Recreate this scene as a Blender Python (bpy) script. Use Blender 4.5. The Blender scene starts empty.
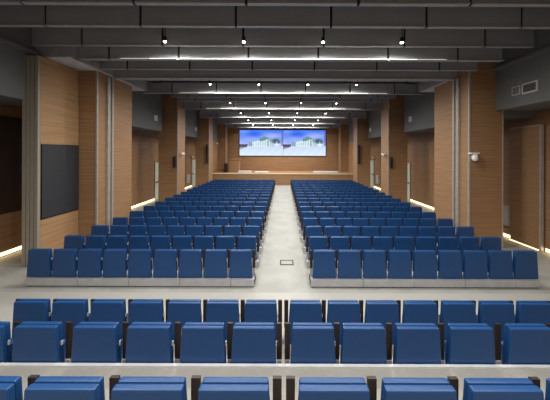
import bpy, bmesh, math, random
from mathutils import Vector, Matrix

random.seed(4)
S = bpy.context.scene
COL = S.collection
F, CX, HY, ZC = 250.0, 283.0, 153.0, 2.9      # focal length, vanishing point and eye height

# ------------------------------------------------------------------ materials
def lin(c):
    return tuple(((v / 255) / 12.92 if v / 255 <= 0.04045 else ((v / 255 + 0.055) / 1.055) ** 2.4) for v in c)

def mat(name, rgb, rough=0.6, metal=0.0, var=0.06, scale=(6, 6, 6), detail=4, rgb2=None, bump=0.0, spec=0.5):
    m = bpy.data.materials.new(name)
    m.use_nodes = True
    nt = m.node_tree
    b = nt.nodes['Principled BSDF']
    b.inputs['Roughness'].default_value = rough
    b.inputs['Metallic'].default_value = metal
    b.inputs['Specular IOR Level'].default_value = spec
    tc = nt.nodes.new('ShaderNodeTexCoord')
    mp = nt.nodes.new('ShaderNodeMapping')
    mp.inputs['Scale'].default_value = scale
    nz = nt.nodes.new('ShaderNodeTexNoise')
    nz.inputs['Scale'].default_value = 1.0
    nz.inputs['Detail'].default_value = detail
    rp = nt.nodes.new('ShaderNodeValToRGB')
    c = lin(rgb)
    c2 = lin(rgb2) if rgb2 else tuple(v * (1 - 2 * var) for v in c)
    rp.color_ramp.elements[0].color = (*c2, 1)
    rp.color_ramp.elements[1].color = (*c, 1)
    rp.color_ramp.elements[0].position = 0.35
    rp.color_ramp.elements[1].position = 0.65
    nt.links.new(tc.outputs['Object'], mp.inputs['Vector'])
    nt.links.new(mp.outputs['Vector'], nz.inputs['Vector'])
    nt.links.new(nz.outputs['Fac'], rp.inputs['Fac'])
    nt.links.new(rp.outputs['Color'], b.inputs['Base Color'])
    if bump:
        bp = nt.nodes.new('ShaderNodeBump')
        bp.inputs['Strength'].default_value = bump
        nt.links.new(nz.outputs['Fac'], bp.inputs['Height'])
        nt.links.new(bp.outputs['Normal'], b.inputs['Normal'])
    return m

def emis(name, rgb, strength):
    m = bpy.data.materials.new(name)
    m.use_nodes = True
    nt = m.node_tree
    nt.nodes.clear()
    e = nt.nodes.new('ShaderNodeEmission')
    e.inputs['Color'].default_value = (*lin(rgb), 1)
    e.inputs['Strength'].default_value = strength
    o = nt.nodes.new('ShaderNodeOutputMaterial')
    nt.links.new(e.outputs[0], o.inputs[0])
    return m

M = {
    'blue': mat('blue_upholstery', (26, 68, 118), 0.42, var=0.03, scale=(40, 40, 40), spec=0.4),
    'brown': mat('dark_brown_plastic', (46, 34, 28), 0.5),
    'leg': mat('grey_seat_metal', (168, 166, 165), 0.45, 0.0),
    'silver': mat('silver_bracket', (215, 215, 215), 0.35, 0.2),
    'plinth': mat('grey_plinth_metal', (178, 178, 180), 0.5),
    'black': mat('black_plastic', (22, 22, 24), 0.5),
    'wood': mat('oak_veneer', (160, 126, 92), 0.5, scale=(0.9, 0.9, 38), detail=6, rgb2=(140, 106, 75), spec=0.3),
    'wood2': mat('oak_veneer_pale', (176, 141, 103), 0.5, scale=(0.9, 0.9, 38), detail=6, rgb2=(156, 121, 86), spec=0.3),
    'stage_wood': mat('stage_boards', (180, 140, 102), 0.5, scale=(1, 14, 14), detail=5, rgb2=(160, 120, 84), spec=0.3),
    'floor': mat('grey_floor_tile', (164, 164, 158), 0.55, scale=(1.6, 1.6, 1.6), detail=8, rgb2=(150, 150, 144), spec=0.3),
    'tier2': mat('rear_floor_vinyl', (174, 173, 166), 0.6, scale=(20, 20, 20), var=0.02, spec=0.2),
    'tier': mat('tier_carpet', (148, 145, 138), 0.7, scale=(30, 30, 30), var=0.04, spec=0.2),
    'metal': mat('brushed_aluminium', (168, 162, 152), 0.4, 0.2),
    'baffle': mat('grey_baffle_metal', (160, 163, 169), 0.5, scale=(2, 2, 2), var=0.03),
    'ceiling': mat('dark_ceiling_paint', (52, 52, 55), 0.9),
    'soffit': mat('soffit_paint', (150, 150, 153), 0.7),
    'tile': mat('pale_access_panel', (205, 205, 205), 0.7),
    'bulk': mat('grey_wall_paint', (104, 106, 106), 0.8, var=0.02),
    'partition': mat('beige_partition', (146, 140, 128), 0.55, var=0.02),
    'board': mat('charcoal_board', (48, 49, 54), 0.55, var=0.04),
    'dark_board': mat('dark_brown_board', (58, 44, 36), 0.5),
    'white': mat('white_plastic', (232, 230, 224), 0.45),
    'door': mat('pale_green_door', (196, 204, 190), 0.4),
    'cab': mat('pale_grey_cabinet', (190, 188, 182), 0.5),
    'cream': mat('cream_edge', (236, 218, 186), 0.45),
    'led': emis('warm_led', (255, 220, 160), 5.0),
    'added_bar': emis('added_bar_glow', (255, 250, 232), 12.0),  # glow of bars added to brighten the baffles' lower edges
    'added_bar_dim': emis('added_bar_glow_dim', (255, 250, 232), 5.0),
    'added_bar_low': emis('added_bar_glow_low', (255, 250, 232), 1.6),
    'lens': emis('lamp_lens', (255, 246, 226), 30.0),
}

# ------------------------------------------------------------------ mesh helpers
def box(bm, x0, x1, y0, y1, z0, z1, mi=0, tx=0.0, bev=0.0):
    """axis aligned box; tx narrows the top by tx on each side; bev rounds every edge"""
    vs = [bm.verts.new(p) for p in ((x0, y0, z0), (x1, y0, z0), (x1, y1, z0), (x0, y1, z0),
                                    (x0 + tx, y0, z1), (x1 - tx, y0, z1), (x1 - tx, y1, z1), (x0 + tx, y1, z1))]
    fs = [bm.faces.new([vs[i] for i in f]) for f in ((0, 3, 2, 1), (4, 5, 6, 7), (0, 1, 5, 4), (1, 2, 6, 5), (2, 3, 7, 6), (3, 0, 4, 7))]
    for f in fs:
        f.material_index = mi
    if bev:
        es = list({e for f in fs for e in f.edges})
        r = bmesh.ops.bevel(bm, geom=es, offset=bev, segments=2, profile=0.6, affect='EDGES')
        for f in r['faces']:
            f.material_index = mi
            f.smooth = False
    return bm

def cyl(bm, p, r, h, axis='z', n=14, mi=0, r2=None):
    rot = {'z': Matrix.Identity(4), 'x': Matrix.Rotation(math.pi / 2, 4, 'Y'), 'y': Matrix.Rotation(-math.pi / 2, 4, 'X')}[axis]
    off = rot @ Vector((0, 0, h / 2))
    g = bmesh.ops.create_cone(bm, cap_ends=True, segments=n, radius1=r, radius2=r if r2 is None else r2, depth=h,
                              matrix=Matrix.Translation(Vector(p) + off) @ rot)
    for f in {f for v in g['verts'] for f in v.link_faces}:
        f.material_index = mi
    return bm

def ball(bm, p, r, mi=0, half=False):
    g = bmesh.ops.create_uvsphere(bm, u_segments=16, v_segments=10, radius=r, matrix=Matrix.Translation(p))
    for f in {f for v in g['verts'] for f in v.link_faces}:
        f.smooth = True
        f.material_index = mi

def B():
    return bmesh.new()

def obj(name, bm, mats, parent=None):
    me = bpy.data.meshes.new(name)
    bm.to_mesh(me)
    bm.free()
    for m in (mats if isinstance(mats, (list, tuple)) else [mats]):
        me.materials.append(M[m])
    o = bpy.data.objects.new(name, me)
    COL.objects.link(o)
    o.parent = parent
    return o

def bobj(name, dims, m, parent=None, bev=0.0, tx=0.0):
    return obj(name, box(B(), *dims, bev=bev, tx=tx), m, parent)

def tag(o, label, cat, group=None, kind=None):
    o['label'] = label
    o['category'] = cat
    if group:
        o['group'] = group
    if kind:
        o['kind'] = kind
    return o

def empty(name, loc, label, cat, group=None):
    o = bpy.data.objects.new(name, None)
    o.empty_display_size = 0.1
    COL.objects.link(o)
    o.location = loc
    return tag(o, label, cat, group)

def struct(name, dims, m, parent=None, bev=0.0):
    o = bobj(name, dims, m, parent, bev)
    if parent is None:
        o['kind'] = 'structure'
    return o

ORD = ['first', 'second', 'third', 'fourth', 'fifth', 'sixth', 'seventh', 'eighth', 'ninth', 'tenth', 'eleventh', 'twelfth',
       'thirteenth', 'fourteenth', 'fifteenth', 'sixteenth', 'seventeenth']
SIDE = {-1: 'black panel side', 1: 'dome camera side'}

# ------------------------------------------------------------------ the room
XW, XB = 7.8, 6.53            # outer wall, line of the bulkheads above the side aisles
DEND, DSTAGE = 26.3, 22.6
struct('floor', (-8.0, 8.0, -4, 27, -0.12, 0), 'floor')
struct('ceiling', (-8.0, 8.0, -4, 27, 6.4, 6.5), 'ceiling')
struct('wall_left', (-8.0, -XW, -4, 27, 0, 4.2), 'wood')
struct('wall_right', (XW, 8.0, -4, 27, 0, 4.2), 'wood')
struct('wall_back', (-8.0, 8.0, -4.2, -4, 0, 6.4), 'wood')
struct('wall_front', (-8.0, 8.0, DEND, DEND + 0.2, 0, 6.4), 'wood')
for s, n in ((-1, 'left'), (1, 'right')):
    xa, xb = sorted((s * XB, s * 8.0))
    struct('wall_%s_upper' % n, (xa, xb, -4, 7.70, 4.22, 6.4), 'bulk')
    struct('wall_%s_upper_far' % n, (xa, xb, 7.70, DEND, 4.04, 6.4), 'bulk')
    xa, xb = sorted((s * (XB - 0.14), s * XB))
    struct('trim_%d' % (1 if s < 0 else 2), (xa, xb, -2, 7.6, 5.42, 5.50), 'bulk')
    # stage side walls
    xa, xb = sorted((s * XB, s * XW))
    struct('wall_stage_%s' % n, (xa, xb, 22.75, DEND, 0, 4.03), 'wood')

# columns clad in wood, metal edge on the inner near corner
COLS = [(7.68, 9.45), (13.55, 14.6), (19.3, 20.3), (24.9, 25.8)]
for s in (-1, 1):
    for k, (d0, d1) in enumerate(COLS):
        xa, xb = sorted((s * 5.72, s * 6.75))
        c = bobj('column', (xa, xb, d0, d1, 0 if k < 3 else 1.03, 6.4), 'wood')
        c['kind'] = 'structure'
        xe = s * 5.70
        a, b = sorted((xe, xe + s * 0.05))
        bobj('edge_trim', (a, b, d0 - 0.02, d0 + 0.03, 0 if k < 3 else 1.03, 6.38), 'metal', c)
        if k == 0:
            a, b = sorted((s * 6.73, s * 6.762))
            bobj('edge_trim', (a, b, d0 - 0.015, d0 + 0.03, 0, 4.22), 'metal', c)
    # channel the folding partition closes against
    xa, xb = sorted((s * 5.66, s * 5.72))
    t = struct('trim_%d' % (3 if s < 0 else 4), (xa, xb, 8.08, 8.20, 0, 5.34), 'metal')
    bobj('channel_lip', (xa, xb, 8.28, 8.36, 0, 5.34), 'metal', t)

# short wall beside the parked partition
struct('wall_left_niche', (-6.74, -6.27, 6.46, 7.66, 0, 5.38), 'wood2')
# soffits above the column line
for s, d0 in ((-1, 6.58), (1, 8.66)):
    xa, xb = sorted((s * 5.55, s * XB))
    n = 'left' if s < 0 else 'right'
    so = struct('ceiling_soffit_%s' % n, (xa, xb, d0, 10.25, 5.42, 5.78), 'soffit')
    d = d0 + 0.05
    while d < 10.1:
        e = min(d + 1.15, 10.2)
        bobj('access_panel', (xa + 0.1, xb - 0.1, d, e, 5.405, 5.43), 'tile', so)
        d += 1.2
# beam that carries the partition track
tb = struct('ceiling_track_beam', (-5.55, 5.72, 8.22, 8.46, 5.36, 5.86), 'baffle')
bobj('track_edge', (-5.55, 5.72, 8.195, 8.23, 5.345, 5.385), 'metal', tb)

# tiers at the rear of the hall
struct('floor_tier_lower', (-4.3, 4.3, 2.66, 3.46, 0, 0.25), 'tier')
struct('floor_tier_middle', (-7.8, 7.8, 1.50, 2.66, 0, 0.64), 'tier')
struct('floor_tier_upper', (-7.8, 7.8, -4, 1.50, 0, 1.02), 'tier')
struct('trim_5', (-7.8, 7.8, 2.632, 2.668, 0.60, 0.652), 'silver')
struct('floor_rear', (-7.8, 7.8, 3.46, 5.18, -0.02, 0.006), 'tier2')

# stage
st = struct('floor_stage', (-XB, XB, DSTAGE, DEND, 0, 1.0), 'wood')
bobj('stage_boards', (-XB, XB, DSTAGE, DEND, 1.0, 1.03), 'stage_wood', st)
bobj('nosing', (-XB, XB, DSTAGE - 0.04, DSTAGE + 0.12, 0.985, 1.045), 'cream', st)

# doors of the side aisles
for i, (s, d0) in enumerate(((-1, 15.2), (1, 15.3), (-1, 21.4), (1, 21.4))):
    xa, xb = sorted((s * (XW - 0.04), s * XW))
    dr = struct('door_%d' % (i + 1), (xa, xb, d0, d0 + 0.9, 0.01, 2.28), 'door')
    xa, xb = sorted((s * (XW - 0.10), s * (XW - 0.04)))
    bobj('handle', (xa, xb, d0 + 0.04, d0 + 0.30, 1.06, 1.12), 'black', dr)
    xa, xb = sorted((s * (XW - 0.05), s * (XW - 0.0)))
    bobj('jamb', (xa, xb, d0 - 0.06, d0 - 0.005, 0.0, 2.34), 'metal', dr)
dr = struct('door_5', (7.66, 7.72, 7.46, 8.42, 0.06, 3.74), 'wood')
bobj('edge_trim', (7.645, 7.725, 7.40, 7.46, 0.0, 3.78), 'metal', dr)
bobj('top_trim', (7.645, 7.725, 7.46, 8.42, 3.74, 3.78), 'metal', dr)

# ------------------------------------------------------------------ LED strips along the wall foot
def led(s, x, d0, d1, label, h=0.10):
    t = empty('led_strip', (s * (x - 0.005), (d0 + d1) / 2, 0), label, 'light strip', 'floor level LED strips')
    L = (d1 - d0) / 2
    a, b = sorted((0.0, -s * 0.03))
    bobj('diffuser', (a, b, -L, L, 0.02, 0.02 + h), 'led', t)
    a, b = sorted((0.0, -s * 0.045))
    bobj('housing', (a, b, -L, L, 0.0, 0.02), 'metal', t)
    bobj('cover', (a, b, -L, L, 0.02 + h, 0.035 + h), 'metal', t)
led(-1, XW, 4.2, 8.4, 'warm glowing LED strip along the floor left of the beige folding partition')
led(-1, XW, 9.2, 15.1, 'warm LED strip at the wall foot between the first two black panel side columns')
led(-1, XW, 16.2, 21.3, 'warm LED strip behind the second column on the black panel side')
led(1, XW, 4.2, 7.38, 'warm LED strip at the frame edge before the tall wooden sliding door')
led(1, 7.66, 7.47, 8.41, 'thin warm LED line under the tall wooden sliding door', 0.03)
led(1, XW, 8.46, 15.2, 'warm LED strip at the wall foot behind the dome camera column')
led(1, XW, 16.3, 21.3, 'warm LED strip behind the second column on the dome camera side')

# ------------------------------------------------------------------ ceiling baffles
def baffle(d, zb, zt, half, seams, label, grp, th=0.07, lit=False):
    t = empty('ceiling_baffle', (0, d, zb), label, 'ceiling baffle', grp)
    xs = sorted([-half] + [v for v in seams if abs(v) < half - 0.2] + [half])
    g = 0.028
    for a, b in zip(xs[:-1], xs[1:]):
        a2 = a + (g if a > -half + 1e-6 else 0)
        b2 = b - (g if b < half - 1e-6 else 0)
        bm = box(B(), a2, b2, 0, th, 0, zt - zb)
        box(bm, a2, b2, -0.075 if lit else -0.02, 0.0, 0, 0.006 if lit else 0.03)      # folded lip along the lower edge
        obj('panel', bm, 'baffle', t)
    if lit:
        for a, b, m in ((-2.9, 2.9, 'added_bar'), (-3.6, -2.9, 'added_bar_dim'), (2.9, 3.6, 'added_bar_dim'), (-4.4, -3.6, 'added_bar_low'), (3.6, 4.4, 'added_bar_low')):  # added bars even out the lamp light; weaker end pieces shape its fade
            bobj('added_light_bar', (a, b, -0.070, -0.058, 0.006, 0.014), m, t)
    for v in xs[1:-1]:
        bm = box(B(), v - 0.02, v + 0.02, 0.02, 0.06, 0.0, zt - zb)
        box(bm, v - 0.01, v + 0.01, 0.03, 0.05, zt - zb, 6.4 - zb)
        obj('hanger', bm, 'black', t)
P21 = [-5.25, -3.15, -1.05, 1.05, 3.15, 5.25]
P19 = [-4.75, -2.85, -0.95, 0.95, 2.85, 4.75]
for k, d in enumerate((4.66, 5.5, 6.5)):
    baffle(d, 5.68, 6.22, 6.7, P21 if k else [v + 0.35 for v in P21],
           ['grey ceiling baffle along the very top edge, cut by the frame',
            'wide grey ceiling baffle, second from the top edge',
            'grey ceiling baffle right behind the first row of lit lamps'][k], 'grey ceiling baffles')
LIT = [6.8, 10.65, 14.4, 17.9, 21.6, 25.0]
for k, d in enumerate(LIT):
    baffle(d, 5.42, 5.86, 5.95 if k != 0 else 5.95, P19,
           'grey baffle brightly lit along its lower edge by added bars, %s lamp row' % ORD[k], 'lamp lit ceiling baffles', lit=True)
baffle(7.6, 5.43, 5.92, 5.9, P19, 'unlit grey baffle just before the partition track beam', 'grey ceiling baffles')
n = 0
for k in range(1, 6):
    d0 = LIT[k - 1] if k > 1 else 8.7
    cnt = 3 if k > 1 else 1
    for j in range(cnt):
        d = LIT[k - 1] + (LIT[k] - LIT[k - 1]) * (j + 1) / (cnt + 1) if k > 1 else 9.6
        baffle(d, 5.68, 6.15, 5.65, P19, 'unlit grey baffle, %s behind the %s lamp row' % (ORD[j], ORD[k - 1]), 'grey ceiling baffles')

# ------------------------------------------------------------------ pendant lamps
LAMP_W = 285
lamp_mesh = {}
def lamp(x, d, z, label):
    t = empty('pendant_lamp', (x, d, z), label, 'ceiling lamp', 'small pendant lamps under the ceiling')
    if not lamp_mesh:
        lamp_mesh['rod'] = obj('rod', cyl(B(), (0, 0, 0.13), 0.012, 6.4 - z - 0.13, n=8), 'black', t)
        lamp_mesh['housing'] = obj('housing', cyl(B(), (0, 0, 0.02), 0.045, 0.11, n=16), 'black', t)
        lamp_mesh['lens'] = obj('lens', cyl(B(), (0, 0, 0.0), 0.035, 0.02, n=16), 'lens', t)
    else:
        for k in ('rod', 'housing', 'lens'):
            c = lamp_mesh[k].copy()
            COL.objects.link(c)
            c.parent = t
    ld = bpy.data.lights.new('lamp_light', 'SPOT')
    ld.energy = LAMP_W
    ld.color = (1.0, 0.965, 0.92)
    ld.spot_size = math.radians(178)
    ld.spot_blend = 0.9
    ld.shadow_soft_size = 0.035
    lo = bpy.data.objects.new('lamp_light', ld)
    COL.objects.link(lo)
    lo.parent = t
    lo.location = (0, 0, -0.03)
    return t
ROWS = [-1.2, 2.3] + [d - 0.62 for d in LIT]
XN = ['outermost lamp on the black panel side', 'inner lamp on the black panel side', 'inner lamp on the dome camera side', 'outermost lamp on the dome camera side']
for r, d in enumerate(ROWS):
    for i, x in enumerate((-2.93, -0.98, 0.98, 2.93)):
        w = 'small lit pendant, %s, %s lamp row' % (XN[i], ORD[r - 2]) if r >= 2 else 'small pendant %s, %s' % ('over the tier seats' if r else 'behind the last tier row', XN[i])
        lamp(x, d, 5.63, w)

# ------------------------------------------------------------------ things on the walls
def partition():
    t = empty('folding_partition', (-6.375, 6.3, 0), 'beige folding partition parked as four narrow upright leaves', 'folding partition')
    for k in range(4):
        x = -0.205 + k * 0.104
        bobj('leaf', (x, x + 0.084, 0, 0.07, 0.02, 5.34), 'partition', t, bev=0.006)
        if k < 3:
            bobj('edge_seal', (x + 0.084, x + 0.104, 0.03, 0.06, 0.02, 5.34), 'black', t)
partition()

t = empty('wall_board', (-6.27, 7.06, 1.15), 'flat charcoal wall board on the pale wood beside the partition', 'wall board')
bobj('board', (0, 0.03, -0.58, 0.58, 0.02, 1.94), 'board', t)
bobj('frame', (0, 0.022, -0.592, 0.592, 0, 1.96), 'black', t)
t = empty('wall_board', (-7.8, 6.0, 1.18), 'tall dark brown wall board in the recess left of the partition', 'wall board')
bobj('board', (0, 0.03, -1.6, 2.4, 0.02, 2.7), 'dark_board', t)
bobj('frame', (0, 0.022, -1.63, 2.43, 0, 2.72), 'black', t)

def cabinet(s, d0, d1, label):
    t = empty('wall_cabinet', (s * XW, (d0 + d1) / 2, 0.42), label, 'wall cabinet', 'small square cabinets on the side walls')
    h = (d1 - d0) / 2
    a, b = sorted((0, -s * 0.10))
    bobj('body', (a, b, -h, h, 0, 0.68), 'cab', t, bev=0.01)
    a, b = sorted((-s * 0.10, -s * 0.115))
    bobj('door', (a, b, -h + 0.03, h - 0.03, 0.03, 0.65), 'cab', t)
cabinet(1, 8.5, 9.15, 'pale square cabinet low on the wall beside the tall sliding door')
cabinet(1, 20.0, 20.65, 'pale square cabinet low on the wall by the second dome camera side column')
cabinet(-1, 20.0, 20.65, 'pale square cabinet low on the wall by the second black panel side column')

def dome(x, d, z):
    t = empty('dome_camera', (x, d, z), 'white dome camera on a bracket on the near wood column', 'security camera')
    bobj('bracket', (-0.16, 0.10, -0.14, 0.0, 0.16, 0.205), 'white', t, bev=0.008)
    bobj('wall_plate', (-0.10, 0.06, -0.015, 0, 0.02, 0.2), 'silver', t)
    bm = cyl(B(), (-0.02, -0.10, 0.02), 0.088, 0.13, n=20, r2=0.075)
    obj('housing', bm, 'white', t)
    bm = B()
    ball(bm, (-0.02, -0.10, 0.02), 0.085)
    obj('dome', bm, 'white', t)
dome(5.84, 7.68, 2.73)

def speaker(x, d, z, h, label):
    t = empty('wall_speaker', (x, d, z), label, 'loudspeaker', 'black wall loudspeakers on the columns')
    bobj('cabinet', (-0.05, 0.05, -0.16, -0.03, 0, h), 'black', t, bev=0.012)
    bobj('grille', (-0.04, 0.04, -0.166, -0.16, 0.03, h - 0.03), 'black', t)
    bobj('bracket', (-0.02, 0.02, -0.03, 0.0, h * 0.4, h * 0.6), 'black', t)
speaker(-5.83, 13.55, 2.10, 0.60, 'short black loudspeaker on the second black panel side column')
speaker(5.83, 13.55, 2.10, 0.60, 'short black loudspeaker on the second dome camera side column')
speaker(-5.83, 19.3, 2.10, 1.45, 'long black loudspeaker on the third black panel side column')
speaker(5.83, 19.3, 2.10, 1.45, 'long black loudspeaker on the third dome camera side column')

def bullet(x, d, z, s, label):
    t = empty('security_camera', (x, d, z), label, 'security camera', 'small white wall cameras')
    a, b = sorted((0, -s * 0.12))
    bobj('wall_mount', (a, b, -0.02, 0.02, 0.03, 0.07), 'silver', t)
    bm = cyl(B(), (-s * 0.15, -0.20, 0.04), 0.055, 0.36, 'y', 12)
    obj('body', bm, 'white', t)
for s in (-1, 1):
    bullet(s * 5.72, 13.9, 2.80, s, 'small white camera on the aisle face of the second column, %s' % SIDE[s])
    bullet(s * XW, 21.2, 2.48, s, 'small white camera above the far pale door, %s' % SIDE[s])
bullet(-XB, 24.2, 3.75, -1, 'small white camera high beside the stage, black panel side')

def plate(s, d, z, label):
    t = empty('wall_plate', (s * XB, d, z), label, 'wall plate', 'small pale plates high on the grey wall')
    a, b = sorted((0, -s * 0.03))
    bobj('plate', (a, b, -0.14, 0.14, -0.13, 0.13), 'white', t)
    a, b = sorted((-s * 0.03, -s * 0.036))
    bobj('grille', (a, b, -0.10, 0.10, -0.09, 0.09), 'silver', t)
for s in (-1, 1):
    plate(s, 12.8, 4.66, 'pale square plate on grey wall past the first column, %s' % SIDE[s])
    plate(s, 18.7, 4.66, 'pale square plate on grey wall past the second column, %s' % SIDE[s])

t = empty('air_vent', (XB, 6.62, 4.52), 'wide air vent with dark slats high on the grey wall', 'air vent')
bobj('frame', (-0.025, 0, -0.22, 0.20, 0, 0.28), 'cab', t)
bm = B()
box(bm, -0.029, -0.025, -0.18, 0.16, 0.04, 0.24)
obj('opening', bm, 'black', t)
bm = B()
for k in range(5):
    box(bm, -0.036, -0.029, -0.18, 0.16, 0.055 + k * 0.037, 0.068 + k * 0.037)
obj('slats', bm, 'bulk', t)
t = empty('wall_plate', (XB, 7.0, 4.55), 'blank pale plate on the grey wall beside the air vent', 'wall plate')
bobj('plate', (-0.02, 0, -0.12, 0.12, 0, 0.24), 'cab', t)
bobj('rim', (-0.024, -0.02, -0.10, 0.10, 0.02, 0.22), 'bulk', t)

# ------------------------------------------------------------------ stage things
def sky_px(u, v):
    """colour of the picture on the video wall; u rightwards, v downwards, both 0..1"""
    def mix(a, b, t):
        t = min(1, max(0, t))
        return tuple(a[i] + (b[i] - a[i]) * t for i in range(3))
    def blob(cu, cv, ru, rv):
        return math.exp(-((u - cu) / ru) ** 2 - ((v - cv) / rv) ** 2)
    w = math.sin(u * 9 + v * 6) * math.sin(v * 17 - u * 4)
    c = mix((70, 118, 232), (196, 196, 240), v * 1.45 + 0.10 * w)
    c = mix(c, (44, 92, 224), 0.8 * blob(0.34, 0.15, 0.20, 0.10))
    c = mix(c, (186, 194, 244), 0.6 * blob(0.75, 0.22, 0.22, 0.12) + 0.4 * blob(0.10, 0.05, 0.12, 0.05))
    if v > 0.63:                                  # pale square
        c = mix((196, 208, 236), (214, 232, 248), (v - 0.63) * 2.6 + 0.12 * math.sin(u * 31 + v * 20))
    if 0.55 < v < 0.66 and u < 0.20 - (v - 0.55) * 0.3:
        c = (92, 78, 102)
    if 0.66 <= v < 0.76 - u * 0.6:
        c = (128, 156, 164)
    if 0.20 < u < 0.30 and 0.46 < v < 0.63:
        c = mix((104, 134, 158), (160, 186, 204), 0.5 + 0.5 * math.sin(u * 130))
    top = 0.47 - (u - 0.30) * 0.42
    if 0.30 <= u < 0.62 and top < v < 0.64:       # long pale hall, stepping up to its front
        c = mix((210, 230, 232), (140, 172, 182), max(0, math.sin(u * 120)) * (0.9 if top + 0.07 < v < 0.60 else 0.2))
    if 0.46 < u < 0.72 and 0.24 + abs(u - 0.58) * 0.8 < v < min(0.44, top + 0.05 if u < 0.62 else 0.44):
        c = (104, 142, 146)
    if 0.62 <= u < 0.69 and 0.36 < v < 0.63:
        c = mix((200, 218, 220), (120, 148, 160), 1 if 0.645 < u < 0.665 else 0)
    if 0.69 <= u < 0.77 and 0.47 < v < 0.63:
        c = (176, 204, 200)
    k = blob(0.83, 0.43, 0.075, 0.085) + 0.5 * blob(0.90, 0.47, 0.04, 0.06)
    c = mix(c, (66, 92, 100), k * 1.5)
    c = mix(c, (226, 234, 242), 1.5 * blob(0.86, 0.57, 0.06, 0.045) + 0.7 * blob(0.86, 0.47, 0.02, 0.04))
    if u > 0.965 and v < 0.62:
        c = mix(c, (84, 92, 160), 0.55)
    return lin(c)

def picture(name, x0, x1, z0, z1, y, parent):
    nx, nz = 78, 54
    bm = B()
    lay = bm.loops.layers.float_color.new('Col')
    V = [[bm.verts.new((x0 + (x1 - x0) * i / nx, y, z1 - (z1 - z0) * j / nz)) for i in range(nx + 1)] for j in range(nz + 1)]
    for j in range(nz):
        for i in range(nx):
            f = bm.faces.new((V[j][i], V[j + 1][i], V[j + 1][i + 1], V[j][i + 1]))
            c = sky_px((i + 0.5) / nx, (j + 0.5) / nz)
            for l in f.loops:
                l[lay] = (*c, 1)
    return obj(name, bm, 'screen', parent)
sm = bpy.data.materials.new('screen_picture')
sm.use_nodes = True
nt = sm.node_tree
nt.nodes.clear()
a = nt.nodes.new('ShaderNodeVertexColor'); a.layer_name = 'Col'
e = nt.nodes.new('ShaderNodeEmission'); e.inputs['Strength'].default_value = 1.15
o_ = nt.nodes.new('ShaderNodeOutputMaterial')
nt.links.new(a.outputs['Color'], e.inputs['Color']); nt.links.new(e.outputs[0], o_.inputs[0])
M['screen'] = sm
DS = 26.22
t = empty('video_wall', (0, DS, 2.62), 'wide video wall showing the same bright plaza scene twice', 'screen')
x0, x1, zt = -43.4 * DS / F, 42.6 * DS / F, 22.8 * DS / F + ZC - 2.62
bobj('casing', (x0 - 0.05, x1 + 0.05, 0.0, 0.08, -0.05, zt + 0.05), 'black', t)
picture('screen_image', x0, -0.01, 0.0, zt, -0.006, t)
picture('screen_image', 0.01, x1, 0.0, zt, -0.006, t)

t = empty('lectern', (-4.75, 24.6, 1.03), 'plain wooden lectern standing on the stage near the black loudspeaker', 'lectern')
bobj('body', (-0.5, 0.5, -0.25, 0.25, 0, 1.2), 'wood2', t, bev=0.01)
bobj('top', (-0.56, 0.56, -0.32, 0.30, 1.2, 1.26), 'wood2', t, bev=0.01)
bobj('base', (-0.54, 0.54, -0.29, 0.29, 0, 0.06), 'wood', t)
t = empty('floor_speaker', (-5.5, 24.1, 1.03), 'dark wedge loudspeaker on the stage edge beside the far column', 'loudspeaker')
bm = box(B(), -0.16, 0.16, -0.2, 0.2, 0, 0.85, tx=0.05, bev=0.02)
obj('cabinet', bm, 'black', t)
bobj('grille', (-0.09, 0.09, -0.212, -0.2, 0.1, 0.7), 'brown', t)
for (xa, xb, h, lb) in ((-4.25, -3.0, 0.15, 'low white platform on the stage next to the lectern'),
                        (-2.7, -1.35, 0.10, 'low white platform on the stage below the video wall picture'),
                        (2.9, 5.2, 0.14, 'long low white platform on the stage, dome camera side')):
    t = empty('stage_platform', ((xa + xb) / 2, 23.9, 1.03), lb, 'platform', 'low white platforms on the stage')
    w = (xb - xa) / 2
    bobj('top', (-w, w, -0.4, 0.4, h - 0.03, h), 'white', t, bev=0.006)
    bobj('base', (-w + 0.03, w - 0.03, -0.38, 0.38, 0, h - 0.03), 'white', t)

t = empty('floor_outlet_box', (0.11, 6.62, 0), 'small floor box with a black frame in the centre aisle', 'floor box')
bm = B()
for (a0, a1, b0, b1) in ((-0.18, 0.18, -0.15, -0.105), (-0.18, 0.18, 0.105, 0.15), (-0.18, -0.145, -0.105, 0.105), (0.145, 0.18, -0.105, 0.105)):
    box(bm, a0, a1, b0, b1, 0, 0.008)
obj('frame', bm, 'black', t)
bobj('lid', (-0.145, 0.145, -0.105, 0.105, 0, 0.005), 'floor', t)

# ------------------------------------------------------------------ seats
PITCH = 0.55
def shell_bm(bm, mi=0, bev=0.014): return box(bm, -0.258, 0.258, 0, 0.05, 0.18, 0.768, mi, tx=0.034, bev=bev)
def cushion_bm(bm, mi=0, bev=0.016): return box(bm, -0.246, 0.246, 0.053, 0.100, 0.30, 0.772, mi, tx=0.028, bev=bev)
def pan_bm(bm, mi=0, bev=0.02): return box(bm, -0.17, 0.17, 0.130, 0.235, 0.24, 0.48, mi, bev=bev)
def standard_bm(bm, q, mi=0): return box(bm, q * 0.275 - 0.03, q * 0.275 + 0.03, 0.105, 0.128, 0.35, 0.75, mi)
def arm_bm(bm, q, mi=0): return box(bm, q * 0.275 - 0.027, q * 0.275 + 0.027, 0.128, 0.27, 0.53, 0.57, mi)
def foot_bm(bm, q, mi=0): return box(bm, q * 0.275 - 0.026, q * 0.275 + 0.026, 0.09, 0.16, 0.17, 0.35, mi)
def hinge_bm(bm, mi=0): return box(bm, 0.236, 0.249, 0.052, 0.070, 0.54, 0.585, mi)

MESH = {}
def mesh_of(key, build, mats):
    if key not in MESH:
        bm = B()
        build(bm)
        me = bpy.data.meshes.new(key)
        bm.to_mesh(me)
        bm.free()
        for m in mats:
            me.materials.append(M[m])
        MESH[key] = me
    return MESH[key]

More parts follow.
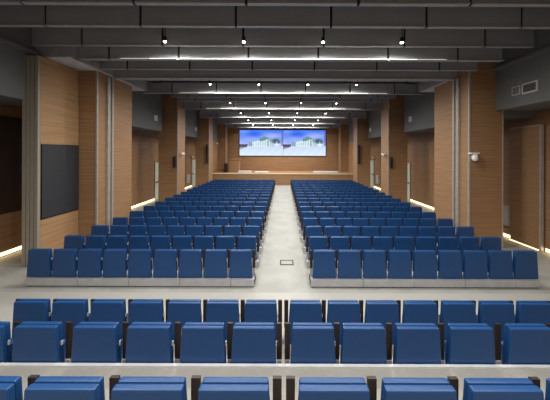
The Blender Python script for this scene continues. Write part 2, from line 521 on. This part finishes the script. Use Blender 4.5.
def part(name, key, build, m, parent):
    o = bpy.data.objects.new(name, mesh_of(key, build, [m]))
    COL.objects.link(o)
    o.parent = parent
    return o

def simple_bm(bm, sides):
    shell_bm(bm, 0, 0); cushion_bm(bm, 0, 0); pan_bm(bm, 0, 0)
    for q in sides:
        standard_bm(bm, q, 1); arm_bm(bm, q, 1); foot_bm(bm, q, 2)
    hinge_bm(bm, 3)

def seat(x, d, z, s, last, label, group, full):
    """s: side of the hall; the arm on the aisle side belongs to the seat, an end seat can have both"""
    sides = [-s] + ([s] if last else [])
    if not full:
        key = 'auditorium_seat_%d_%d' % (s, last)
        o = bpy.data.objects.new('auditorium_seat', mesh_of(key, lambda bm: simple_bm(bm, sides), ['blue', 'brown', 'leg', 'silver']))
        COL.objects.link(o)
        o.location = (x, d, z)
        tag(o, label, 'seat', group)
        return o
    t = empty('auditorium_seat', (x, d, z), label, 'seat', group)
    part('backrest', 'backrest', shell_bm, 'blue', t)
    part('back_cushion', 'back_cushion', cushion_bm, 'blue', t)
    part('seat_cushion', 'seat_cushion', pan_bm, 'blue', t)
    part('hinge', 'hinge', hinge_bm, 'silver', t)
    for q in sides:
        part('side_panel', 'side_panel_%d' % q, lambda bm: standard_bm(bm, q), 'brown', t)
        part('armrest', 'armrest_%d' % q, lambda bm: arm_bm(bm, q), 'brown', t)
        part('foot', 'foot_%d' % q, lambda bm: foot_bm(bm, q), 'leg', t)
    return t

def plinth(s, xa, xb, d, z0, z1, label, grp, panels=0, w=0.36):
    a, b = sorted((s * xa, s * xb))
    if not panels:
        o = bobj('seat_plinth', (a, b, d - 0.05, d + w, z0, z1), 'plinth', bev=0.006)
        return tag(o, label, 'plinth', grp)
    t = empty('seat_plinth', ((a + b) / 2, d, z0), label, 'plinth', grp)
    h = (b - a) / 2
    bobj('core', (-h + 0.01, h - 0.01, -0.03, w, 0.0, z1 - z0 - 0.004), 'black', t)
    xs = [-h]
    step = 2 * PITCH
    first = (2 * h) % step if s > 0 else 0
    edges = [-h]
    p = h if s < 0 else -h
    cuts = []
    v = -h + 1.13 if s < 0 else -h + 1.13
    while v < h - 0.3:
        cuts.append(v); v += step
    pts = [-h] + cuts + [h]
    for u, v in zip(pts[:-1], pts[1:]):
        bobj('fascia_panel', (u + 0.005, v - 0.005, -0.05, -0.03, 0.025, z1 - z0), 'plinth', t)
        bobj('top_panel', (u + 0.005, v - 0.005, -0.03, w, z1 - z0 - 0.004, z1 - z0), 'plinth', t)

# main block: seventeen rows on the flat floor; the last two, a few pixels each, are one mass
D0, SP, NR = 5.43, 0.9, 17
far_bm = B()
for r in range(NR):
    d = D0 + SP * r
    for s in (-1, 1):
        plinth(s, 0.605, 5.545, d, 0.0, 0.17,
               'grey metal plinth under the %s row from the rear, main block, %s' % (ORD[r], SIDE[s]), 'plinths under the seat rows', panels=1 if r == 0 else 0)
        for i in range(9):
            x = s * (0.91 + PITCH * i)
            if r >= NR - 2:
                tmp = B()
                simple_bm(tmp, [-s])
                bmesh.ops.translate(tmp, verts=tmp.verts, vec=(x, d, 0))
                me = bpy.data.meshes.new('t')
                tmp.to_mesh(me); tmp.free()
                far_bm.from_mesh(me)
                bpy.data.meshes.remove(me)
                continue
            seat(x, d, 0, s, False,
                 'blue seat, %s of main block, %s row from the rear, %s from aisle' % (SIDE[s], ORD[r], ORD[i]),
                 'main block seats, %s' % SIDE[s], r < 7)
fo = obj('far_auditorium_seating', far_bm, ['blue', 'brown', 'leg', 'silver'])
tag(fo, 'two farthest rows of small blue seats just before the stage', 'seats', kind='stuff')

# the three rows near the camera, the last two on tiers
TIER = ['third row from the bottom edge', 'middle of the three tier rows', 'bottom row of the picture']
NAMES = ['row across the bright floor strip', 'row before the steel edge', 'row behind the steel edge']
for r, (d, z, zf, n) in enumerate(((3.56, -0.012, 0.006, 7), (2.68, 0.25, 0.25, 7), (1.577, 0.632, 0.64, 5))):
    for s in (-1, 1):
        plinth(s, 0.0 + (0.03 if s > 0 else 0.0), 0.05 + PITCH * n + (0.25 if r == 1 else 0.04), d, zf, z + 0.17,
               'grey plinth under the tier seats, %s, %s' % (NAMES[r], SIDE[s]), 'plinths under the seat rows')
        for i in range(n):
            x = 0.012 + s * (0.045 + 0.275 + PITCH * i + ((0, 0, 0.035, 0.065, 0.15, 0.18, 0.21)[i] if r == 1 else 0))
            seat(x, d, z, s, i == n - 1,
                 'blue seat, %s, %s from the gap, %s' % (NAMES[r], ORD[i], SIDE[s]), 'rear tier seats', True)

# ------------------------------------------------------------------ world, camera, colour
w = bpy.data.worlds.new('world')
S.world = w
w.use_nodes = True
w.node_tree.nodes['Background'].inputs['Color'].default_value = (0.02, 0.02, 0.022, 1)

cam = bpy.data.cameras.new('camera')
cam.sensor_fit = 'HORIZONTAL'
cam.sensor_width = 36.0
cam.lens = F / 550 * 36.0
cam.shift_x = (275 - CX) / 550
cam.shift_y = -(200 - HY) / 550
cam.clip_start = 0.02
co = bpy.data.objects.new('camera', cam)
COL.objects.link(co)
co.matrix_world = Matrix.Translation((0, 0, ZC)) @ Matrix.Rotation(math.pi / 2, 4, 'X') @ Matrix.Rotation(math.radians(0.22), 4, 'Z')
S.camera = co

vs = S.view_settings
vs.view_transform = 'Standard'
vs.look = 'None'
vs.gamma = 1.0
vs.use_curve_mapping = False
vs.exposure = 0.0
S.cycles.max_bounces = 8
S.cycles.diffuse_bounces = 5
S.cycles.use_denoising = True
